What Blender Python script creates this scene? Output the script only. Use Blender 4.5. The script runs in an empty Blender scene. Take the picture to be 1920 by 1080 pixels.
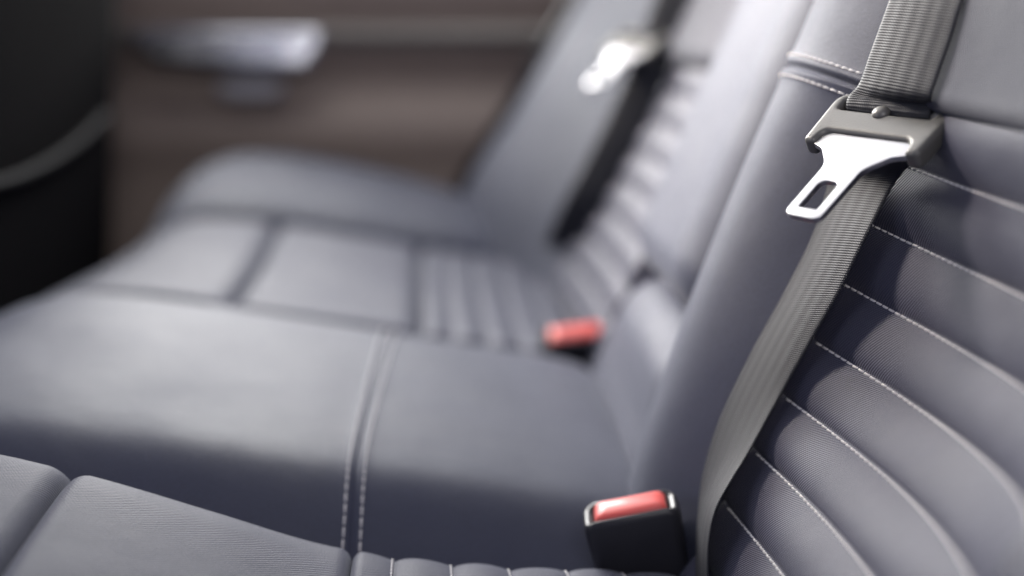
import bpy, bmesh, math, random
import numpy as np
from mathutils import Vector, Matrix

random.seed(4)
S = bpy.context.scene
COL = S.collection
R = math.radians

# ------------------------------------------------------------------ camera
# axes: +X across the car (away from the camera), +Y towards the front seats, +Z up
FPX = 2400.0
PITCH, YAW = R(12.11), R(3.96)
FOCUS = 0.575
cam_d = bpy.data.cameras.new('camera')
cam = bpy.data.objects.new('camera', cam_d)
COL.objects.link(cam)
cam.rotation_euler = (R(90) - PITCH, 0, R(-90) - YAW)
cam_d.sensor_width = 36
cam_d.lens = FPX / 1920 * 36
cam_d.clip_start = 0.02
cam_d.clip_end = 60
cam_d.dof.use_dof = True
cam_d.dof.focus_distance = FOCUS
cam_d.dof.aperture_fstop = 2.1
S.camera = cam

# ------------------------------------------------------------------ world, windows' and added light, exposure
world = bpy.data.worlds.new('World')
S.world = world
world.use_nodes = True
world.node_tree.nodes['Background'].inputs[0].default_value = (0.32, 0.40, 1.0, 1)
world.node_tree.nodes['Background'].inputs[1].default_value = 0.14


def area(name, loc, target, sx, sy, radiance, col, spread=180):
    d = bpy.data.lights.new(name, 'AREA')
    d.shape = 'RECTANGLE'
    d.size, d.size_y = sx, sy
    d.energy = radiance * math.pi * sx * sy
    d.color = col
    d.spread = R(spread)
    o = bpy.data.objects.new(name, d)
    COL.objects.link(o)
    o.location = loc
    o.rotation_euler = (Vector(target) - Vector(loc)).to_track_quat('-Z', 'Y').to_euler()
    return o


area('armrest_key_light', (1.42, 0.66, 0.80), (0.88, -0.19, 0.02), 0.5, 0.4, 3.4, (1.0, 0.90, 0.79), 24)  # narrow key lamp added to brighten the upright armrest
area('far_window_light', (2.6, 0.55, 0.80), (0.8, 0.05, -0.2), 1.6, 1.0, 29.0, (1.0, 0.985, 0.955))
area('overhead_fill_light', (1.05, 0.05, 0.80), (0.6, -0.1, -0.1), 0.95, 0.8, 2.9, (1.0, 0.98, 0.95))  # unseen overhead lamp, added for the tongue's white reflection and top fill
area('windscreen_light', (0.15, 1.9, 0.35), (0.5, -0.2, -0.1), 0.9, 0.5, 3.8, (0.86, 0.89, 1.0))
area('near_window_light', (-0.45, -0.15, 0.45), (1.4, -0.2, -0.1), 0.62, 0.36, 1.6, (1.0, 0.96, 0.95), 75)

S.view_settings.view_transform = 'Standard'
S.view_settings.look = 'None'
S.view_settings.exposure = 0.0
S.view_settings.gamma = 1.0
S.view_settings.use_curve_mapping = False
S.cycles.use_denoising = True
S.cycles.max_bounces = 6


# ------------------------------------------------------------------ maths helpers
W_ = np.array([math.cos(PITCH) * math.cos(YAW), -math.cos(PITCH) * math.sin(YAW), -math.sin(PITCH)])
R_ = np.array([-math.sin(YAW), -math.cos(YAW), 0.0])
U_ = np.cross(R_, W_)


def ray(px, py):
    return W_ + R_ * (px - 960) / FPX - U_ * (py - 540) / FPX


def at(px, py, X):
    """real position, measured from the photograph at a known distance X across the car"""
    d = ray(px, py)
    return d * X / d[0]


def sstep(a, b, x):
    t = np.clip((np.asarray(x, float) - a) / (b - a), 0, 1)
    return t * t * (3 - 2 * t)


def ramp(t, r):
    return 0.5 * (t + np.sqrt(t * t + r * r))


def roll(d, r):
    """drop of a rounded (quarter circle) edge; d = distance inside the edge"""
    k = 1 - np.clip(np.asarray(d, float) / r, 0, 1)
    return r * (1 - np.sqrt(np.clip(1 - k * k, 0, 1)))


def spl(xs, ys, x):
    """smooth monotone-ish interpolation (Hermite)"""
    xs, ys, x = np.asarray(xs, float), np.asarray(ys, float), np.asarray(x, float)
    h = np.diff(xs)
    d = np.diff(ys) / h
    m = np.zeros(len(xs))
    m[1:-1] = np.where(d[:-1] * d[1:] > 0, 2 * d[:-1] * d[1:] / np.where(d[:-1] + d[1:] == 0, 1, d[:-1] + d[1:]), 0)
    m[0], m[-1] = d[0], d[-1]
    xc = np.clip(x, xs[0], xs[-1])
    i = np.clip(np.searchsorted(xs, xc) - 1, 0, len(xs) - 2)
    t = (xc - xs[i]) / h[i]
    return ((1 + 2 * t) * (1 - t) ** 2 * ys[i] + t * (1 - t) ** 2 * h[i] * m[i]
            + t * t * (3 - 2 * t) * ys[i + 1] + t * t * (t - 1) * h[i] * m[i + 1])


def nse(x, y, seed=0):
    """soft low-frequency wobble for cloth"""
    g = random.Random(seed)
    o = 0
    for k in range(5):
        a, b, c = g.uniform(-60, 60), g.uniform(-60, 60), g.uniform(0, 6.28)
        o = o + np.sin(a * x + b * y + c)
    return o / 5


# ------------------------------------------------------------------ object helpers
ROOT = {}


def thing(name, label, cat, loc, group=None):
    o = bpy.data.objects.new(name, None)
    o.empty_display_size = 0.05
    COL.objects.link(o)
    o.location = loc
    o['label'] = label
    o['category'] = cat
    if group:
        o['group'] = group
    ROOT[o.name] = Vector(loc)
    return o


def root_of(o):
    while o.parent:
        o = o.parent
    return o


def link(name, me, mat, parent=None):
    o = bpy.data.objects.new(name, me)
    COL.objects.link(o)
    if mat:
        me.materials.append(mat)
    if parent:
        off = ROOT[root_of(parent).name]
        me.transform(Matrix.Translation(-off))
        o.parent = parent
    return o


def mesh(name, verts, faces, mat, parent=None, uv=None, smooth=True):
    me = bpy.data.meshes.new(name)
    me.from_pydata([tuple(v) for v in np.asarray(verts, float)], [], [tuple(int(i) for i in f) for f in faces])
    if uv is not None:
        l = me.uv_layers.new(name='cloth')
        idx = np.zeros(len(me.loops), int)
        me.loops.foreach_get('vertex_index', idx)
        l.data.foreach_set('uv', np.asarray(uv, float)[idx].ravel())
    me.polygons.foreach_set('use_smooth', [smooth] * len(me.polygons))
    me.validate()
    bm = bmesh.new()
    bm.from_mesh(me)
    bmesh.ops.recalc_face_normals(bm, faces=bm.faces)
    bm.to_mesh(me)
    bm.free()
    return link(name, me, mat, parent)


def solid(name, P, back, mat, parent=None):
    """closed padded panel: P is an (nu, nv, 3) front surface, back the vector to its rear side"""
    P = np.asarray(P, float)
    nu, nv = P.shape[:2]
    F = P.reshape(-1, 3)
    B = (P + np.asarray(back, float)).reshape(-1, 3)
    n = nu * nv
    du = np.linalg.norm(np.diff(P, axis=0), axis=2)
    dv = np.linalg.norm(np.diff(P, axis=1), axis=2)
    uu = np.vstack([np.zeros((1, nv)), np.cumsum(du, 0)])
    vv = np.hstack([np.zeros((nu, 1)), np.cumsum(dv, 1)])
    uv = np.stack([uu, vv], 2).reshape(-1, 2)
    i, j = np.meshgrid(np.arange(nu - 1), np.arange(nv - 1), indexing='ij')
    a = (i * nv + j).ravel()
    q = np.stack([a, a + nv, a + nv + 1, a + 1], 1)
    faces = q.tolist()
    # coarse back: rim loop
    rim = [k for k in range(0, nv)] + [k * nv + nv - 1 for k in range(1, nu)] + \
          [(nu - 1) * nv + k for k in range(nv - 2, -1, -1)] + [k * nv for k in range(nu - 2, 0, -1)]
    V = np.vstack([F, B[rim]])
    UV = np.vstack([uv, uv[rim]])
    m = len(rim)
    for k in range(m):
        k2 = (k + 1) % m
        faces.append([rim[k], n + k, n + k2, rim[k2]])
    faces.append([n + k for k in range(m)])
    return mesh(name, V, faces, mat, parent, UV)


def tube(name, pts, rad, mat, parent=None, n=8, closed=False):
    pts = [Vector(p) for p in pts]
    rads = rad if hasattr(rad, '__len__') else [rad] * len(pts)
    V, F = [], []
    up = Vector((0, 0, 1))
    ref = None
    m = len(pts)
    for i, p in enumerate(pts):
        if closed:
            t = pts[(i + 1) % m] - pts[(i - 1) % m]
        else:
            t = pts[min(i + 1, m - 1)] - pts[max(i - 1, 0)]
        t.normalize()
        if ref is None:
            ref = up if abs(t.z) < 0.9 else Vector((1, 0, 0))
        b = (ref - t * ref.dot(t)).normalized()
        ref = b
        c = t.cross(b)
        for k in range(n):
            a = 2 * math.pi * k / n
            V.append(p + (b * math.cos(a) + c * math.sin(a)) * rads[i])
    for i in range(m if closed else m - 1):
        for k in range(n):
            i2 = (i + 1) % m
            F.append([i * n + k, i * n + (k + 1) % n, i2 * n + (k + 1) % n, i2 * n + k])
    if not closed:
        F.append(list(range(n)))
        F.append([(m - 1) * n + k for k in range(n)])
    return mesh(name, V, F, mat, parent)


def thread(name, func, L, mat, parent, pitch=0.0042, rad=0.00055):
    """one running thread that dives under the cloth between stitches; func(t in 0..1) -> (point, normal)"""
    n = max(8, int(L / pitch)) * 10
    pts = []
    for k in range(n + 1):
        t = k / n
        p, nr = func(t)
        ph = (k % 10) / 10.0
        h = 0.6 - 3.2 * math.exp(-((min(ph, 1 - ph)) / 0.17) ** 2)
        pts.append(Vector(p) + Vector(nr) * (h * rad))
    return tube(name, pts, rad, mat, parent, n=6)


def outline_solid(name, loops, half, bevel, mat, parent, M, res=3):
    """flat part with rounded edges from 2-D loops (first outer, then holes), placed by matrix M"""
    cu = bpy.data.curves.new(name, 'CURVE')
    cu.dimensions = '2D'
    cu.fill_mode = 'BOTH'
    cu.extrude = half - bevel
    cu.bevel_depth = bevel
    cu.bevel_resolution = res
    cu.offset = -bevel
    for lp in loops:
        s = cu.splines.new('POLY')
        s.points.add(len(lp) - 1)
        for p, q in zip(s.points, lp):
            p.co = (q[0], q[1], 0, 1)
        s.use_cyclic_u = True
    t = bpy.data.objects.new(name, cu)
    COL.objects.link(t)
    dg = bpy.context.evaluated_depsgraph_get()
    me = bpy.data.meshes.new_from_object(t.evaluated_get(dg))
    bpy.data.objects.remove(t)
    bpy.data.curves.remove(cu)
    me.materials.clear()
    bm = bmesh.new()
    bm.from_mesh(me)
    bmesh.ops.remove_doubles(bm, verts=bm.verts, dist=1e-6)
    bmesh.ops.recalc_face_normals(bm, faces=bm.faces)
    for f in bm.faces:
        f.smooth = True
    for e in bm.edges:
        if len(e.link_faces) == 2 and e.calc_face_angle(0) > R(40):
            e.smooth = False
    bm.to_mesh(me)
    bm.free()
    me.transform(M)
    return link(name, me, mat, parent)


def fillet(pts, rads, n=7):
    """round the corners of a closed polygon"""
    out = []
    m = len(pts)
    for i in range(m):
        p0, p, p1 = [Vector((*pts[k % m], 0)) for k in (i - 1, i, i + 1)]
        r = rads[i] if hasattr(rads, '__len__') else rads
        a, b = (p0 - p).normalized(), (p1 - p).normalized()
        ang = a.angle(b)
        if r <= 0 or ang > 3.1:
            out.append((p.x, p.y))
            continue
        d = min(r / math.tan(ang / 2), (p0 - p).length * 0.49, (p1 - p).length * 0.49)
        s, e = p + a * d, p + b * d
        for k in range(n + 1):
            t = k / n
            q = s * (1 - t) ** 2 + p * 2 * t * (1 - t) + e * t * t
            # quadratic pulled slightly towards a circle
            out.append((q.x, q.y))
    return out


# ------------------------------------------------------------------ materials
def nodes(m):
    m.use_nodes = True
    nt = m.node_tree
    return nt, nt.nodes, nt.links, nt.nodes['Principled BSDF']


def math_n(nt, op, a, b=None, c=None):
    n = nt.nodes.new('ShaderNodeMath')
    n.operation = op
    for k, v in enumerate((a, b, c)):
        if v is None:
            continue
        if isinstance(v, (int, float)):
            n.inputs[k].default_value = v
        else:
            nt.links.new(v, n.inputs[k])
    return n.outputs[0]


def cloth(name, col, rough=0.5, sheen=0.18, period=0.0011, depth=0.00009, ang=35, spec=0.5, cross=0.35, var=0.22, grain=0.25):
    """woven seat cloth: fine twill ridges across the panel's own cloth coordinates"""
    m = bpy.data.materials.new(name)
    nt, N, L, b = nodes(m)
    uvn = N.new('ShaderNodeUVMap')
    uvn.uv_map = 'cloth'
    sp = N.new('ShaderNodeSeparateXYZ')
    L.new(uvn.outputs[0], sp.inputs[0])
    k = 2 * math.pi / period
    ca, sa = math.cos(R(ang)) * k, math.sin(R(ang)) * k
    tc = N.new('ShaderNodeTexCoord')
    n1 = N.new('ShaderNodeTexNoise')
    n1.inputs['Scale'].default_value = 350
    n1.inputs['Detail'].default_value = 3
    L.new(tc.outputs['Object'], n1.inputs['Vector'])
    jit = math_n(nt, 'MULTIPLY', n1.outputs[0], 2.0)
    a1 = math_n(nt, 'ADD', math_n(nt, 'MULTIPLY', sp.outputs[0], ca), math_n(nt, 'MULTIPLY', sp.outputs[1], sa))
    s1 = math_n(nt, 'SINE', math_n(nt, 'ADD', a1, jit))
    a2 = math_n(nt, 'SUBTRACT', math_n(nt, 'MULTIPLY', sp.outputs[0], sa * 1.1), math_n(nt, 'MULTIPLY', sp.outputs[1], ca * 1.1))
    s2 = math_n(nt, 'SINE', math_n(nt, 'ADD', a2, jit))
    hgt = math_n(nt, 'ADD', s1, math_n(nt, 'MULTIPLY', s2, cross))
    g1 = N.new('ShaderNodeTexNoise')
    g1.inputs['Scale'].default_value = 1100
    g1.inputs['Detail'].default_value = 2
    L.new(tc.outputs['Object'], g1.inputs['Vector'])
    hgt = math_n(nt, 'ADD', hgt, math_n(nt, 'MULTIPLY', n1.outputs[0], 1.2))
    hgt = math_n(nt, 'ADD', hgt, math_n(nt, 'MULTIPLY', g1.outputs[0], 4.0 * grain))
    bp = N.new('ShaderNodeBump')
    bp.inputs['Strength'].default_value = 1.0
    bp.inputs['Distance'].default_value = depth
    L.new(hgt, bp.inputs['Height'])
    wr = N.new('ShaderNodeTexNoise')
    wr.inputs['Scale'].default_value = 26
    wr.inputs['Detail'].default_value = 2
    L.new(tc.outputs['Object'], wr.inputs['Vector'])
    bw = N.new('ShaderNodeBump')
    bw.inputs['Distance'].default_value = 0.0010
    L.new(wr.outputs[0], bw.inputs['Height'])
    L.new(bw.outputs[0], bp.inputs['Normal'])
    L.new(bp.outputs[0], b.inputs['Normal'])
    n2 = N.new('ShaderNodeTexNoise')
    n2.inputs['Scale'].default_value = 14
    n2.inputs['Detail'].default_value = 5
    L.new(tc.outputs['Object'], n2.inputs['Vector'])
    # thread colour: ridges a little lighter than the gaps, slow wear variation
    f = math_n(nt, 'ADD', math_n(nt, 'MULTIPLY', s1, var), math_n(nt, 'ADD', math_n(nt, 'MULTIPLY', g1.outputs[0], 0.9 * grain), 1.0 - 0.45 * grain))
    f = math_n(nt, 'MULTIPLY', f, math_n(nt, 'ADD', math_n(nt, 'MULTIPLY', n2.outputs[0], 0.3), 0.85))
    vm = N.new('ShaderNodeVectorMath')
    vm.operation = 'SCALE'
    vm.inputs[0].default_value = col
    L.new(f, vm.inputs['Scale'])
    L.new(vm.outputs[0], b.inputs['Base Color'])
    b.inputs['Roughness'].default_value = rough
    L.new(math_n(nt, 'ADD', math_n(nt, 'MULTIPLY', n2.outputs[0], 0.14), rough - 0.07), b.inputs['Roughness'])
    b.inputs['Specular IOR Level'].default_value = spec
    b.inputs['Sheen Weight'].default_value = sheen
    b.inputs['Sheen Roughness'].default_value = 0.45
    b.inputs['Sheen Tint'].default_value = (0.86, 0.90, 1, 1)
    return m


def plain(name, col, rough=0.45, metal=0.0, spec=0.5, bump=0.0, scale=900, coat=0.0):
    m = bpy.data.materials.new(name)
    nt, N, L, b = nodes(m)
    tc = N.new('ShaderNodeTexCoord')
    n1 = N.new('ShaderNodeTexNoise')
    n1.inputs['Scale'].default_value = scale
    n1.inputs['Detail'].default_value = 4
    L.new(tc.outputs['Object'], n1.inputs['Vector'])
    n2 = N.new('ShaderNodeTexNoise')
    n2.inputs['Scale'].default_value = 40
    n2.inputs['Detail'].default_value = 4
    L.new(tc.outputs['Object'], n2.inputs['Vector'])
    vm = N.new('ShaderNodeVectorMath')
    vm.operation = 'SCALE'
    vm.inputs[0].default_value = col
    L.new(math_n(nt, 'ADD', math_n(nt, 'MULTIPLY', n2.outputs[0], 0.24), 0.88), vm.inputs['Scale'])
    L.new(vm.outputs[0], b.inputs['Base Color'])
    L.new(math_n(nt, 'ADD', math_n(nt, 'MULTIPLY', n2.outputs[0], 0.16), rough - 0.08), b.inputs['Roughness'])
    b.inputs['Metallic'].default_value = metal
    b.inputs['Specular IOR Level'].default_value = spec
    b.inputs['Coat Weight'].default_value = coat
    if bump:
        bp = N.new('ShaderNodeBump')
        bp.inputs['Distance'].default_value = bump
        L.new(n1.outputs[0], bp.inputs['Height'])
        L.new(bp.outputs[0], b.inputs['Normal'])
    return m


def belt_cloth(name, col):
    """seat belt webbing: crosswise ribs and a few lengthwise bands"""
    m = bpy.data.materials.new(name)
    nt, N, L, b = nodes(m)
    uvn = N.new('ShaderNodeUVMap')
    uvn.uv_map = 'cloth'
    sp = N.new('ShaderNodeSeparateXYZ')
    L.new(uvn.outputs[0], sp.inputs[0])
    tc = N.new('ShaderNodeTexCoord')
    n1 = N.new('ShaderNodeTexNoise')
    n1.inputs['Scale'].default_value = 500
    L.new(tc.outputs['Object'], n1.inputs['Vector'])
    wob = math_n(nt, 'MULTIPLY', n1.outputs[0], 0.9)
    rib = math_n(nt, 'SINE', math_n(nt, 'ADD', math_n(nt, 'MULTIPLY', sp.outputs[0], 2 * math.pi / 0.00125), wob))
    ban = math_n(nt, 'SINE', math_n(nt, 'MULTIPLY', sp.outputs[1], 2 * math.pi / 0.0085))
    yarn = math_n(nt, 'SINE', math_n(nt, 'ADD', math_n(nt, 'MULTIPLY', sp.outputs[1], 2 * math.pi / 0.0011), wob))
    hgt = math_n(nt, 'ADD', rib, math_n(nt, 'MULTIPLY', yarn, 0.35))
    hgt = math_n(nt, 'ADD', hgt, math_n(nt, 'MULTIPLY', ban, 1.1))
    bp = N.new('ShaderNodeBump')
    bp.inputs['Distance'].default_value = 0.00008
    L.new(hgt, bp.inputs['Height'])
    L.new(bp.outputs[0], b.inputs['Normal'])
    f = math_n(nt, 'ADD', math_n(nt, 'MULTIPLY', rib, 0.12), math_n(nt, 'ADD', math_n(nt, 'MULTIPLY', ban, 0.07), 1.0))
    vm = N.new('ShaderNodeVectorMath')
    vm.operation = 'SCALE'
    vm.inputs[0].default_value = col
    L.new(f, vm.inputs['Scale'])
    L.new(vm.outputs[0], b.inputs['Base Color'])
    b.inputs['Roughness'].default_value = 0.6
    b.inputs['Specular IOR Level'].default_value = 0.35
    b.inputs['Sheen Weight'].default_value = 0.05
    return m


M_CLOTH = cloth('seat_cloth', (0.032, 0.032, 0.060), rough=0.56, period=0.0012, var=0.16)
M_SEAT = cloth('seat_cloth_cushion', (0.029, 0.031, 0.060), rough=0.66, spec=0.38, period=0.0016, depth=0.00005, var=0.05, grain=1.0)
M_SMOOTH = cloth('seat_cloth_smooth', (0.029, 0.033, 0.063), rough=0.64, spec=0.42, depth=0.00004, var=0.05, grain=0.9)
M_HEAD = cloth('seat_cloth_mesh', (0.028, 0.028, 0.046), rough=0.64, spec=0.35, period=0.0015, ang=45, cross=1.0, depth=0.00012)
M_THREAD = plain('light_thread', (0.62, 0.60, 0.60), rough=0.7)
M_BELT = belt_cloth('belt_webbing', (0.021, 0.022, 0.029))
M_BLACK = plain('black_plastic', (0.020, 0.020, 0.026), rough=0.36, bump=0.00005)
M_GRIP = plain('grained_plastic', (0.092, 0.090, 0.085), rough=0.42, bump=0.00008, spec=0.8)
M_STEEL = plain('brushed_steel', (0.42, 0.42, 0.44), rough=0.34, metal=1.0, bump=0.00003, scale=260)
M_CHROME = plain('satin_chrome', (0.93, 0.94, 0.97), rough=0.22, metal=1.0)
M_RED = plain('red_plastic', (0.70, 0.10, 0.09), rough=0.46, coat=0.1)
M_DOOR = plain('door_trim_plastic', (0.30, 0.238, 0.205), rough=0.55, bump=0.0001, scale=500)
M_BLOCK = plain('shade_block_plastic', (0.08, 0.07, 0.06), rough=0.55, bump=0.0001, scale=500)  # used only by the added shading block
M_STRIP = plain('door_strip_satin', (0.20, 0.185, 0.17), rough=0.38, metal=0.4)
M_SWITCH = plain('grey_switch', (0.50, 0.49, 0.52), rough=0.5)
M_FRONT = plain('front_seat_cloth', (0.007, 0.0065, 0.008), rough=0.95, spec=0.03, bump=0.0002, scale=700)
M_PIPE = plain('grey_piping', (0.013, 0.013, 0.016), rough=0.85, spec=0.15)
M_FLOOR = plain('car_carpet', (0.02, 0.019, 0.019), rough=0.95, bump=0.001, scale=400)

# ------------------------------------------------------------------ setting
fl = mesh('car_floor', [(-0.6, -0.6, -0.62), (1.75, -0.6, -0.62), (1.75, 1.4, -0.62), (-0.6, 1.4, -0.62),
                        (-0.6, -0.6, -0.66), (1.75, -0.6, -0.66), (1.75, 1.4, -0.66), (-0.6, 1.4, -0.66)],
          [(0, 1, 2, 3), (4, 5, 6, 7), (0, 1, 5, 4), (1, 2, 6, 5), (2, 3, 7, 6), (3, 0, 4, 7)], M_FLOOR, smooth=False)
fl['kind'] = 'structure'

# ------------------------------------------------------------------ rear bench cushion
bench = thing('rear_seat_cushion', 'dark grey stitched cloth bench cushion with a raised middle seat', 'seat cushion', (0.78, 0.05, -0.60))

CY = [-0.20, -0.148, -0.132, -0.112, -0.054, 0.055, 0.155, 0.21, 0.25, 0.285, 0.315, 0.335, 0.345]
CZ = [-0.34, -0.302, -0.2670, -0.2485, -0.237, -0.218, -0.201, -0.193, -0.1905, -0.197, -0.217, -0.25, -0.30]


def z_centre(x, y):
    z = spl(CY, CZ, y)
    z = z - 0.85 * ramp(0.628 - x, 0.016) - 0.95 * ramp(x - 0.938, 0.016)
    z = z - 0.004 * ((x - 0.78) / 0.15) ** 2 + 0.0012 * nse(x, y, 3)
    z = z - 0.0020 * np.exp(-((y - y_seam(x)) / 0.0014) ** 2) + 0.0008 * np.exp(-((y - y_seam(x)) / 0.006) ** 2)
    return z


def y_seam(x):
    return 0.026 + 0.012 * (0.93 - x) / 0.33


NY = [-0.20, -0.14, -0.011, 0.039, 0.10, 0.166, 0.21, 0.25, 0.285, 0.315, 0.335, 0.345]
NZ = [-0.272, -0.264, -0.2525, -0.2445, -0.224, -0.2015, -0.190, -0.186, -0.193, -0.214, -0.25, -0.30]
NYc_A, NYc_B = 0.166, 0.037


def z_near(x, y):
    z = spl(NY, NZ, y)
    z = z - 1.1 * ramp(x - 0.578, 0.012) - 0.06 * ramp(0.55 - x, 0.03)
    return z + 0.0008 * nse(x, y, 8)


FAR_X0, FAR_X1 = 0.955, 1.315


def z_far(x, y):
    z = spl(CY, CZ, y + 0.05 * np.clip((x - 1.0) / 0.5, 0, 1.2)) - 0.012
    z = z - 0.006 * np.sin(np.pi * np.clip((x - FAR_X0) / (FAR_X1 - FAR_X0), 0, 1))
    return z + 0.001 * nse(x, y, 11)


def rect(x0, x1, y0, y1, nx, ny):
    return np.meshgrid(np.linspace(x0, x1, nx), np.linspace(y0, y1, ny), indexing='ij')


def cushion(name, zf, x0, x1, y0, y1, nx, ny, mat, ex=(0, 0), ey=(0, 0), extra=None):
    """panel with rolled edges: ex/ey = edge radii at the low/high x and y sides"""
    x, y = rect(x0, x1, y0, y1, nx, ny)
    z = zf(x, y)
    if ex[0]: z = z - roll(x - x0, ex[0])
    if ex[1]: z = z - roll(x1 - x, ex[1])
    if ey[0]: z = z - roll(y - y0, ey[0])
    if ey[1]: z = z - roll(y1 - y, ey[1])
    if extra is not None: z = z + extra(x, y)
    return solid(name, np.stack([x, y, z], 2), (0, 0, -0.10), mat, bench)


def puff(y, y0, pitch, amp):
    t = np.abs(np.sin(np.pi * (y - y0) / pitch))
    return amp * (t ** 0.55 - 1)


# centre seat
xs = np.concatenate([np.linspace(0.588, 0.66, 60), np.linspace(0.664, 0.90, 50), np.linspace(0.904, 0.968, 40)])
ys = np.concatenate([np.linspace(-0.19, 0.015, 70), np.linspace(0.0165, 0.052, 60), np.linspace(0.055, 0.25, 60), np.linspace(0.253, 0.345, 50)])
gx, gy = np.meshgrid(xs, ys, indexing='ij')
solid('centre_panel', np.stack([gx, gy, z_centre(gx, gy)], 2), (0, 0, -0.10), M_SMOOTH, bench)
for dy in (-0.0042, 0.0042):
    def f(t, dy=dy):
        x = 0.592 + t * 0.37
        y = y_seam(x) + dy
        return (x, y, float(z_centre(x, y))), (0, 0, 1)
    thread('seam_thread', f, 0.40, M_THREAD, bench, pitch=0.0055, rad=0.0006)

# near seat
cushion('front_panel', z_near, 0.10, 0.598, NYc_A, 0.345, 200, 120, M_SEAT, ey=(0.010, 0))
cushion('middle_panel', z_near, 0.10, 0.598, NYc_B, NYc_A - 0.0005, 200, 80, M_SEAT, ey=(0.006, 0.010))
PN0, PNP = 0.0165, 0.0278


def near_pleat(x, y):
    return puff(y, PN0, PNP, 0.0032) * np.clip(1.0 - 0.0 * x, 0, 1) + 0.0008 * nse(x * 0.6, y * 4, 21)


cushion('pleated_panel', z_near, 0.10, 0.598, -0.19, NYc_B - 0.0005, 160, 400, M_SEAT, ey=(0.004, 0.006), extra=near_pleat)
for k in range(5):
    yk = PN0 - k * PNP

    def f(t, yk=yk):
        x = 0.30 + t * 0.295
        return (x, yk + 0.0011, float(z_near(x, yk + 0.0011) + near_pleat(x, yk + 0.0011))), (0, 0, 1)
    thread('seam_thread', f, 0.29, M_THREAD, bench, pitch=0.0040, rad=0.00055)

# far seat
cushion('front_panel', z_far, FAR_X0, FAR_X1, 0.150, 0.345, 90, 110, M_SEAT, ex=(0.012, 0.012), ey=(0.016, 0))
cushion('middle_panel', z_far, FAR_X0, FAR_X1, 0.006, 0.1495, 90, 90, M_SEAT, ex=(0.012, 0.012), ey=(0.014, 0.016))


def far_pleat(x, y):
    return puff(y, -0.021, 0.0278, 0.0055)


cushion('pleated_panel', z_far, FAR_X0, FAR_X1, -0.19, 0.0055, 90, 260, M_SEAT, ex=(0.012, 0.012), ey=(0.004, 0.014), extra=far_pleat)
yb = np.linspace(-0.19, 0.31, 110)
tb = np.linspace(0, 1, 70)
gy, gt = np.meshgrid(yb, tb, indexing='ij')
xo = spl([-0.19, -0.14, -0.06, 0.05, 0.14, 0.22, 0.28, 0.31], [1.345, 1.375, 1.50, 1.585, 1.605, 1.585, 1.53, 1.48], gy)
bh = spl([-0.19, -0.10, 0.0, 0.10, 0.18, 0.25, 0.31], [0.024, 0.036, 0.045, 0.049, 0.048, 0.040, 0.02], gy)
gx = FAR_X1 + 0.001 + gt * (xo - FAR_X1)
prof = spl([0, 0.08, 0.3, 0.62, 0.8, 0.93, 1.0], [-0.30, 0.15, 0.62, 1.0, 0.86, 0.2, -1.6], gt)
zb = spl(CY, CZ, gy + 0.035) - 0.014 + bh * prof - 0.02 * sstep(0.9, 1, gt)
solid('side_bolster', np.stack([gx, gy, zb], 2), (0, 0, -0.12), M_SMOOTH, bench)

# ------------------------------------------------------------------ backrests
TH = R(25)
AV = np.array([0, -math.sin(TH), math.cos(TH)])
NV = np.array([0, math.cos(TH), math.sin(TH)])
JV = np.array([0, -0.13, -0.23])


def back_pt(x, s, n):
    x, s, n = np.broadcast_arrays(np.asarray(x, float), s, n)
    return np.stack([x, JV[1] + s * AV[1] + n * NV[1], JV[2] + s * AV[2] + n * NV[2]], -1)


def depth_near(s):
    return spl([-0.03, 0.0, 0.04, 0.09, 0.13, 0.175, 0.21, 0.25], [0.008, 0.010, 0.016, 0.029, 0.030, 0.022, 0.008, 0.006], s)


def n_near_insert(x, s):
    e = spl([-0.03, 0.10, 0.17, 0.21], [-0.009, -0.009, -0.003, 0.004], s)
    t = np.clip((0.572 - x) / 0.222, 0, 1)
    return e - depth_near(s) * np.sin(np.pi * t) ** 0.85


def n_near_bolster(x, s):
    e = spl([-0.03, 0.10, 0.17, 0.205, 0.21, 0.3], [-0.018, -0.018, -0.012, 0.004, 0.010, 0.014], s)
    pk = spl([-0.03, 0.02, 0.10, 0.2, 0.3, 0.45], [0.010, 0.018, 0.028, 0.034, 0.040, 0.042], s)
    t = np.clip((x - 0.572) / (0.645 - 0.572), 0, 1)
    n = e + (pk - e) * np.sin(t * np.pi / 2) ** 1.1
    n = n - roll(0.694 - x, 0.045)
    return n


nb = thing('seat_back_section', 'near rear backrest with wide horizontal pleats and white stitching behind the closest belt', 'backrest', (0.45, -0.17, -0.26))
S_SEAM = 0.209
sp_ = np.concatenate([np.linspace(-0.09, 0.20, 130), np.linspace(0.2012, 0.2168, 40), np.linspace(0.218, 0.42, 60)])
xp = np.concatenate([np.linspace(0.5725, 0.655, 50), np.linspace(0.6565, 0.694, 50)])
gx, gs = np.meshgrid(xp, sp_, indexing='ij')


def bol_n(x, s):
    return n_near_bolster(x, s) - 0.0035 * np.exp(-((s - S_SEAM) / 0.0016) ** 2) + 0.0018 * np.exp(-((s - S_SEAM) / 0.006) ** 2) + 0.0006 * nse(x, s, 5)


solid('side_bolster', back_pt(gx, gs, bol_n(gx, gs)), -NV * 0.06, M_SMOOTH, nb)
for ds in (-0.0055, 0.0055):
    def f(t, ds=ds):
        x = 0.575 + t * 0.115
        p = back_pt(x, S_SEAM + ds, bol_n(x, S_SEAM + ds))
        return p, NV
    thread('seam_thread', f, 0.12, M_THREAD, nb, pitch=0.0046, rad=0.0006)

PB0, PBP = 0.005, 0.0300


def pleat_n(s, amp=0.0042):
    """soft padded rib between two stitch lines, fuller towards its lower edge"""
    t = ((s - PB0) / PBP) % 1.0
    return amp * (np.sin(np.pi * t ** 0.85) ** 0.6) - amp


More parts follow.
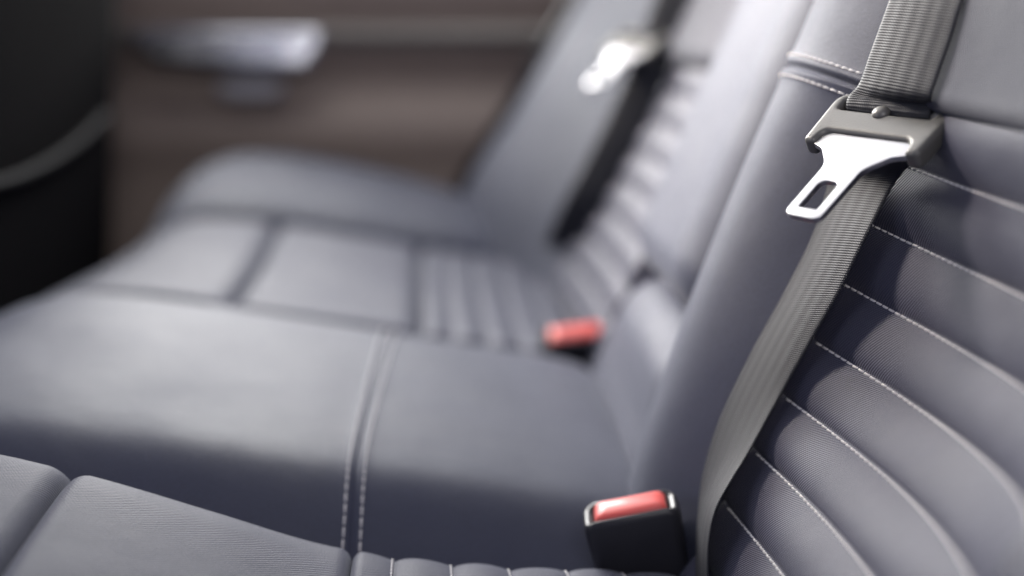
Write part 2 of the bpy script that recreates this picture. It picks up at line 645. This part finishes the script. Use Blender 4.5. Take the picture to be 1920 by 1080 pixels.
def ins_n(x, s):
    n = n_near_insert(x, s) + pleat_n(s)
    return n + 0.0006 * nse(x, s * 3, 31)


xi = np.concatenate([np.linspace(0.22, 0.40, 40), np.linspace(0.403, 0.577, 110)])
si = np.linspace(-0.09, 0.2085, 500)
gx, gs = np.meshgrid(xi, si, indexing='ij')
solid('pleated_panel', back_pt(gx, gs, ins_n(gx, gs)), -NV * 0.06, M_CLOTH, nb)
for k in range(0, 7):
    sk = PB0 + k * PBP
    if sk > 0.2: break

    def f(t, sk=sk):
        x = 0.26 + t * 0.310
        return back_pt(x, sk - 0.0012, ins_n(x, sk - 0.0012)), NV
    thread('seam_thread', f, 0.31, M_THREAD, nb, pitch=0.0040, rad=0.00055)


def head_n(x, s):
    t = np.clip((0.572 - x) / 0.222, 0, 1)
    n = 0.010 - 0.010 * np.sin(np.pi * t) + 0.010 * sstep(0.21, 0.30, s)
    return n - 1.0 * roll(s - 0.2087, 0.007) + 0.001 * nse(x, s, 41)


sh = np.concatenate([np.linspace(0.2087, 0.225, 30), np.linspace(0.227, 0.42, 60)])
gx, gs = np.meshgrid(xi, sh, indexing='ij')
solid('upper_panel', back_pt(gx, gs, head_n(gx, gs)), -NV * 0.06, M_HEAD, nb)

# far backrest with the fixed piece below the armrest
fb = thing('seat_back_section', 'far rear backrest with blurred ribbed panel beyond the folded armrest', 'backrest', (1.1, -0.17, -0.26))
FX0, FX1, FX2 = 0.924, 1.20, 1.515


def far_ins(x, s):
    t = np.clip((x - FX0) / (FX1 - FX0), 0, 1)
    return -0.004 - 0.006 * np.sin(np.pi * t) + pleat_n(s, 0.004)


gx, gs = np.meshgrid(np.linspace(FX0, FX1, 60), np.linspace(-0.03, 0.2085, 300), indexing='ij')
solid('pleated_panel', back_pt(gx, gs, far_ins(gx, gs)), -NV * 0.06, M_CLOTH, fb)
gx, gs = np.meshgrid(np.linspace(FX0, FX1, 60), np.linspace(0.2087, 0.42, 80), indexing='ij')
solid('upper_panel', back_pt(gx, gs, 0.004 - roll(gs - 0.2087, 0.014) + 0 * gx), -NV * 0.06, M_HEAD, fb)
gx, gs = np.meshgrid(np.linspace(FX1 + 0.001, FX2, 90), np.linspace(-0.06, 0.42, 120), indexing='ij')
pk = spl([-0.06, 0.0, 0.1, 0.25, 0.42], [0.088, 0.088, 0.074, 0.060, 0.05], gs)
t = np.clip((gx - FX1) / (1.47 - FX1), 0, 1)
nn = -0.006 + (pk + 0.006) * np.sin(t * np.pi / 2) ** 1.4 - roll(FX2 - gx, 0.04)
solid('side_bolster', back_pt(gx, gs, nn), -NV * 0.09, M_SMOOTH, fb)
gx, gs = np.meshgrid(np.linspace(0.642, 0.923, 80), np.linspace(-0.04, 0.058, 70), indexing='ij')
q = np.clip((0.923 - gx) / 0.23, 0, 1)
nn = -0.007 + 0.018 * q - 0.035 * sstep(0.676, 0.645, gx) - 0.75 * roll(0.058 - gs, 0.040) - 0.010 * q * sstep(0.035, -0.01, gs) + 0.003 * sstep(0, 0.3, q)
solid('lower_panel', back_pt(gx, gs, nn), -NV * 0.07, M_SMOOTH, fb)

# folded centre armrest
arm = thing('centre_armrest', 'smooth padded armrest folded upright between the two backrests', 'armrest', (0.82, -0.15, -0.18))
gx, gs = np.meshgrid(np.linspace(0.706, 0.918, 90), np.linspace(0.061, 0.43, 130), indexing='ij')
nn = 0.016 - 0.9 * roll(gx - 0.706, 0.055) - 0.8 * roll(0.918 - gx, 0.045) - 0.9 * roll(gs - 0.061, 0.030) + 0.006 * sstep(0.06, 0.25, gs)
solid('armrest_pad', back_pt(gx, gs, nn), -NV * 0.06, M_SMOOTH, arm)


# ------------------------------------------------------------------ seat belts
def on_bolster(px, py, lift=0.003):
    """distance across the car at which this sight line meets the bolster's cloth"""
    for X in np.linspace(0.50, 0.692, 400):
        P = at(px, py, X) - JV
        s_, n_ = P @ AV, P @ NV
        if X > 0.572 and n_ - lift < float(n_near_bolster(X, s_)):
            return X
    return 0.60


def webbing(rows, width, parent, mat, per=26):
    """rows: (left px, left py, left X, right px, right py): both edges measured, width kept real"""
    Ls, Rs = [], []
    for lx, ly, X, rx, ry in rows:
        P = at(lx, ly, X)
        d = ray(rx, ry)
        d = d / np.linalg.norm(d)
        b = P @ d
        disc = width ** 2 - (P @ P - b * b)
        Q = d * (b - math.sqrt(max(disc, 0)))
        Q = P + (Q - P) / np.linalg.norm(Q - P) * width
        Ls.append(P)
        Rs.append(Q)
    Ls, Rs = np.array(Ls), np.array(Rs)
    return Ls, Rs


def cr(A, per):
    out = []
    m = len(A)
    for i in range(m - 1):
        p0, p1, p2, p3 = A[max(i - 1, 0)], A[i], A[i + 1], A[min(i + 2, m - 1)]
        for k in range(per):
            t = k / per
            out.append(0.5 * (2 * p1 + (p2 - p0) * t + (2 * p0 - 5 * p1 + 4 * p2 - p3) * t * t + (3 * p1 - p0 - 3 * p2 + p3) * t ** 3))
    out.append(A[-1])
    return np.array(out)


def belt_mesh(name, Ls, Rs, mat, parent, per=14, nw=26, bow=0.0012, thick=0.0013):
    A, B = cr(Ls, per), cr(Rs, per)
    C = (A + B) / 2
    T = np.gradient(C, axis=0)
    Wd = B - A
    Nn = np.cross(Wd, T)
    Nn /= np.linalg.norm(Nn, axis=1)[:, None]
    if (Nn @ W_).mean() > 0:
        Nn = -Nn
    n = len(A)
    ln = np.concatenate([[0], np.cumsum(np.linalg.norm(np.diff(C, axis=0), axis=1))])
    V, UV, F = [], [], []
    for i in range(n):
        for side in (0, 1):
            for k in range(nw + 1):
                t = k / nw
                e = 1 - abs(2 * t - 1) ** 6
                off = bow * math.sin(math.pi * t) + (0.5 - side) * thick * (0.35 + 0.65 * e)
                V.append(A[i] + Wd[i] * t + Nn[i] * off)
                UV.append((ln[i], t * 0.047))
    m = 2 * (nw + 1)
    for i in range(n - 1):
        a, b = i * m, (i + 1) * m
        for k in range(nw):
            F.append((a + k, a + k + 1, b + k + 1, b + k))
            F.append((a + nw + 1 + k, b + nw + 1 + k, b + nw + 2 + k, a + nw + 2 + k))
        F.append((a, b, b + nw + 1, a + nw + 1))
        F.append((a + nw, a + 2 * nw + 1, b + 2 * nw + 1, b + nw))
    for a in (0, (n - 1) * m):
        for k in range(nw):
            F.append((a + k, a + k + 1, a + nw + 2 + k, a + nw + 1 + k))
    return mesh(name, V, F, mat, parent, UV)


BW = 0.044


def cam_vec(a, b, c):
    return R_ * a + U_ * b + W_ * c


u_ax = cam_vec(30.6, -9.3, -34.4)
u_ax /= np.linalg.norm(u_ax)
v_ax = cam_vec(-33.8, -35, -20.6)
v_ax -= u_ax * (u_ax @ v_ax)
v_ax /= np.linalg.norm(v_ax)
n_ax = np.cross(u_ax, v_ax)
if n_ax @ W_ > 0:
    n_ax = -n_ax


def frame(C):
    # local x = across the belt, local y = towards the tip, local z = outwards
    z = n_ax
    M = Matrix(((u_ax[0], v_ax[0], z[0], C[0]), (u_ax[1], v_ax[1], z[1], C[1]), (u_ax[2], v_ax[2], z[2], C[2]), (0, 0, 0, 1)))
    return M


MM = 0.001


def mmv(l):
    return [(a * MM, b * MM) for a, b in l]


def latch_tongue(C, parent):
    M = frame(C)
    head_o = fillet([(-31, -18), (31.5, -18), (29.5, 17.5), (22.5, 17.5), (22, 9), (-22, 9), (-23, 17.5), (-29, 17.5)],
                    [9, 9, 6, 2.5, 4.5, 5, 2.5, 6])
    slot = fillet([(-24.5, -13), (23.5, -13), (22.5, -6.0), (-24.5, -6.0)], 1.5, 4)
    g = outline_solid('belt_tongue', [mmv(head_o), mmv(slot)], 0.0048, 0.0026, M_GRIP, parent, M, 5)
    plate = fillet([(-24, 4), (24, 4), (24, 17), (17.5, 19.5), (9.6, 29), (9.0, 62.5), (-9.0, 62.5), (-9.6, 29), (-17.5, 19.5), (-24, 17)],
                   [1, 1, 2, 6, 10, 4.5, 4.5, 10, 6, 2], 8)
    hole = fillet([(-4.8, 39), (4.8, 39), (4.8, 57), (-4.8, 57)], [3.8, 3.8, 0.8, 0.8], 6)
    Mp = M @ Matrix.Translation((0, 0, 0.0012))
    outline_solid('metal_plate', [mmv(plate), mmv(hole)], 0.0014, 0.0004, M_STEEL, g, Mp, 2)
    return g, M


near_belt = thing('seat_belt', 'grey webbing belt with shiny metal tongue in sharp focus over near backrest', 'seat belt',
                  tuple(at(1650, 245, 0.555)), 'rear seat belts')
C1 = at(1651, 243, 0.552)
tongue, TM = latch_tongue(C1, near_belt)


def tl(a, b, c):
    return np.array(TM @ Vector((a * MM, b * MM, c * MM)))


up_rows = [(1712, -120, 0.585, 1850, -112), (1690, -60, 0.58, 1826, -52), (1668, 0, 0.577, 1803, 10), (1650, 50, 0.575, 1786, 66), (1630, 105, 0.573, 1766, 124),
           (1612, 155, 0.572, 1747, 180)]
L1, R1 = webbing(up_rows, BW, near_belt, M_BELT)
# through the slot and down behind the grip
hw = BW * 500
lo, hi = -22.6, 20.0
thr = [(lo, hi, -13, 6.4), (lo, hi, -8.9, 3.2), (lo, hi, -8.2, -3), (lo, hi, -5, -7.5), (lo, hi, 3, -8.5)]
L2 = np.array([tl(a, v, z) for a, b, v, z in thr])
R2 = np.array([tl(b, v, z) for a, b, v, z in thr])
low_rows = [(1556, 330, 1680, 340), (1525, 436, 1626, 440), (1470, 548, 1573, 548), (1405, 668, 1520, 641),
            (1350, 785, 1462, 745), (1318, 890, 1407, 843), (1308, 975, 1347, 944), (1305, 1050, 1330, 1012), (1303, 1130, 1328, 1085)]
low_rows = [(a, b, on_bolster(a, b), c, d) for a, b, c, d in low_rows]
L3, R3 = webbing(low_rows, BW, near_belt, M_BELT)
belt_mesh('webbing', np.vstack([L1, L2, L3]), np.vstack([R1, R2, R3]), M_BELT, near_belt)


def dome(name, C, M3, r, h, mat, parent, n=20):
    V, F = [], []
    rings = 8
    for i in range(rings + 1):
        a = math.pi / 2 * i / rings
        for k in range(n):
            b = 2 * math.pi * k / n
            V.append(C + M3[0] * (r * math.cos(a) * math.cos(b)) + M3[1] * (r * math.cos(a) * math.sin(b)) + M3[2] * (h * math.sin(a)))
    for i in range(rings):
        for k in range(n):
            F.append((i * n + k, i * n + (k + 1) % n, (i + 1) * n + (k + 1) % n, (i + 1) * n + k))
    F.append(list(range(n)))
    return mesh(name, V, F, mat, parent)


dome('stop_button', tl(-2, -5.6, 4.0), (u_ax, v_ax, n_ax), 0.0042, 0.0034, M_GRIP, tongue)

far_belt = thing('seat_belt', 'blurred dark belt with pale tongue hanging on the far backrest', 'seat belt', tuple(at(1190, 90, 1.16)), 'rear seat belts')
C2 = at(1192, 86, 1.17)
latch_tongue(C2, far_belt)
hx = 0.43 * BW
rows = [(1300, -80, 1.16), (1266, 0, 1.16), (1228, 100, 1.16), (1188, 200, 1.16), (1139, 300, 1.165), (1088, 395, 1.18), (1056, 460, 1.23), (1038, 500, 1.30), (1028, 530, 1.35)]
Lf, Rf = [], []
for px, py, X in rows:
    c = at(px, py, X)
    wv = np.array([-0.50, -0.80, -0.30])
    wv /= np.linalg.norm(wv)
    Lf.append(c - wv * hx)
    Rf.append(c + wv * hx)
belt_mesh('webbing', np.array(Lf), np.array(Rf), M_BELT, far_belt, nw=16)


# ------------------------------------------------------------------ buckles
def buckle(C, ax_w, ax_t, ax_h, w, t, h, label):
    """w across the button, t through it, h tall; C = centre of the top"""
    C, ax_w, ax_t, ax_h = [np.asarray(v, float) for v in (C, ax_w, ax_t, ax_h)]
    o = thing('seat_belt_buckle', label, 'buckle', tuple(C - ax_h * h), 'seat belt buckles')

    def loop(iw, it, r, n=8):
        a, b = w / 2 - iw, t / 2 - it
        return [(p[0], p[1]) for p in fillet([(-a, -b), (a, -b), (a, b), (-a, b)], r, n)]

    def arch(p):
        return -0.0055 * (2 * p[0] / w) ** 2

    def put(lp, z, k=1.0):
        return [C + ax_w * p[0] + ax_t * p[1] + ax_h * (z + k * arch(p)) for p in lp]
    rings = [put(loop(0.004, 0.002, 0.006), -h, 0), put(loop(0.0025, 0.001, 0.006), -h * 0.6, 0.2), put(loop(0.0004, 0.0003, 0.006), -0.014, 1),
             put(loop(0, 0, 0.006), -0.004), put(loop(0.0004, 0.0004, 0.0058), -0.0012), put(loop(0.0014, 0.0014, 0.005), 0.0),
             put(loop(0.0024, 0.0024, 0.004), -0.0003), put(loop(0.0046, 0.0030, 0.0036), -0.0014), put(loop(0.0056, 0.0032, 0.0034), -0.006)]
    V = [v for r_ in rings for v in r_]
    m = len(rings[0])
    F = [(i * m + k, i * m + (k + 1) % m, (i + 1) * m + (k + 1) % m, (i + 1) * m + k) for i in range(len(rings) - 1) for k in range(m)]
    F.append(list(range(m)))
    F.append([(len(rings) - 1) * m + k for k in range(m)])
    mesh('housing', V, F, M_BLACK, o)
    rr = [put(loop(0.0060, 0.0034, 0.003), -0.0055), put(loop(0.0060, 0.0034, 0.003), -0.0012), put(loop(0.0066, 0.0040, 0.003), 0.0000),
          put(loop(0.0082, 0.0058, 0.0026), 0.0008), put(loop(0.0115, 0.0092, 0.0015), 0.0012)]
    V = [v for r_ in rr for v in r_]
    F = [(i * m + k, i * m + (k + 1) % m, (i + 1) * m + (k + 1) % m, (i + 1) * m + k) for i in range(len(rr) - 1) for k in range(m)]
    F.append(list(range(m)))
    F.append([(len(rr) - 1) * m + k for k in range(m)])
    mesh('release_button', V, F, M_RED, o)
    return o


def nrm(v):
    v = np.asarray(v, float)
    return v / np.linalg.norm(v)


def axes(wd, hd):
    wd = nrm(wd)
    hd = np.asarray(hd, float)
    hd = nrm(hd - wd * (hd @ wd))
    return wd, np.cross(hd, wd), hd


a = axes((-0.12, -1, 0.23), (-0.05, 0.23, 1))
buckle(at(1178, 938, 0.588), a[0], a[1], a[2], 0.048, 0.024, 0.085, 'black buckle with a red release button beside the closest belt')
a = axes((0.05, -1, 0.10), (-0.42, 0.10, 1))
buckle(at(1080, 616, 0.945), a[0], a[1], a[2], 0.054, 0.025, 0.06, 'blurred black buckle with red button beyond the middle seat')

# ------------------------------------------------------------------ far door
door = thing('car_door', 'dark brown far door panel with a bright pull handle', 'car door', (1.66, 0.2, -0.60))
yy = np.linspace(-0.55, 0.95, 160)
zz = np.concatenate([np.linspace(-0.60, -0.30, 30), np.linspace(-0.295, 0.045, 120)])
gy, gz = np.meshgrid(yy, zz, indexing='ij')
gx = 1.662 + 0.0 * gy
gx = gx - 0.010 * np.exp(-((gz + 0.155) / 0.035) ** 2)           # soft arm-rest roll
gx = gx + 0.012 * sstep(-0.045, -0.085, gz) * sstep(-0.135, -0.10, gz)   # recess under the strip
gx = gx - 0.012 * sstep(-0.02, 0.03, gz)
gx = gx - 0.020 * sstep(-0.33, -0.42, gz)                            # lower pocket
solid('door_panel', np.stack([gx, gy, gz], 2), (0.05, 0, 0), M_DOOR, door)
ln = [at(600, 66, 1.64), at(1100, 66, 1.64)]
zs = float(ln[0][2])
sy = np.linspace(-0.45, 0.90, 60)
P = []
for v, xo_ in ((-0.012, 1.652), (-0.010, 1.647), (0, 1.6455), (0.010, 1.647), (0.012, 1.652)):
    P.append([(xo_, y, zs + v) for y in sy])
solid('trim_strip', P, (0.02, 0, 0), M_STRIP, door)
# pull handle: tapered bar that tips forward at its lower edge
hp = [(250, 62), (330, 56), (420, 53), (540, 53), (598, 54), (606, 62), (600, 90), (580, 124), (566, 130), (470, 129), (380, 125), (300, 118), (265, 96)]
hl = [(float(at(px, py, 1.625)[1]), float(at(px, py, 1.625)[2])) for px, py in hp]
Mh = Matrix(((0, 0, 1, 1.622), (1, 0, 0, 0), (0, 1, 0, 0), (0, 0, 0, 1)))
hc = (sum(p[0] for p in hl) / len(hl), sum(p[1] for p in hl) / len(hl))
Mt = Mh @ Matrix.Translation((hc[0], hc[1], 0)) @ Matrix.Rotation(R(7), 4, 'X')
outline_solid('door_handle', [fillet([(p[0] - hc[0], p[1] - hc[1]) for p in hl], 0.004, 4)], 0.011, 0.008, M_CHROME, door, Mt, 5)
ov = []
oc = at(470, 166, 1.64)
for k in range(32):
    b = 2 * math.pi * k / 32
    ov.append((0.040 * math.copysign(abs(math.cos(b)) ** 0.7, math.cos(b)), 0.0125 * math.copysign(abs(math.sin(b)) ** 0.8, math.sin(b))))
Mo = Matrix(((0, 0, 1, 1.640), (1, 0, 0, oc[1]), (0, 1, 0, oc[2]), (0, 0, 0, 1)))
outline_solid('door_switch', [ov], 0.010, 0.005, M_SWITCH, door, Mo, 4)

tube('gap_shade_tube', [tuple(at(px, py, X)) for px, py, X in ((1125, -60, 1.545), (1086, 0, 1.55), (1030, 95, 1.56), (965, 205, 1.575), (905, 300, 1.59), (850, 390, 1.60))], 0.014, M_BLACK, door, n=12)  # black tube drawn in as the shadow of the gap beside the bolster

# unseen block added above the door sill to shade the far backrest's outer end
py_, pz_ = np.meshgrid(np.linspace(-0.75, -0.005, 12), np.linspace(0.048, 0.80, 12), indexing='ij')
solid('shade_block', np.stack([1.70 + 0.06 * (pz_ / 0.8) ** 2 * 0 + 0 * py_, py_ + 0.10 * (0.8 - pz_) / 0.8 * (py_ > 0), pz_], 2), (0.04, 0, 0), M_BLOCK, door)

# ------------------------------------------------------------------ front seat (dark, at the left)
fs = thing('front_seat', 'near black front seat back with a pocket seam at the left edge', 'car seat', (1.2, 0.50, -0.60))
gx, gz = np.meshgrid(np.linspace(0.86, 1.625, 80), np.linspace(-0.60, 0.22, 80), indexing='ij')
gy = 0.362 - 0.16 * (gz + 0.35) * 0.55 + roll(gx - 0.86, 0.06) + roll(1.625 - gx, 0.20)
solid('seat_back_section', np.stack([gx, gy, gz], 2), (0, 0.14, 0), M_FRONT, fs)  # back shell of the front seat


def pocket_z(x):
    return -0.130 + 0.014 * np.clip((x - 1.08) / 0.2, -0.8, 1.4) ** 2


def seat_y(x, z):
    return 0.362 - 0.16 * (z + 0.35) * 0.55 + roll(x - 0.86, 0.06) + roll(1.625 - x, 0.20)


px_ = np.linspace(0.92, 1.36, 60)
tt = np.linspace(0, 1, 40)
gx, gt = np.meshgrid(px_, tt, indexing='ij')
gz = -0.50 + gt * (pocket_z(gx) + 0.50)
gy = seat_y(gx, gz) - 0.012
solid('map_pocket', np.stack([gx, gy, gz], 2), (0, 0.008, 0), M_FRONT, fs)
tube('pocket_piping', [(x, float(seat_y(x, pocket_z(x))) - 0.014, float(pocket_z(x))) for x in px_], 0.0045, M_PIPE, fs, n=10)
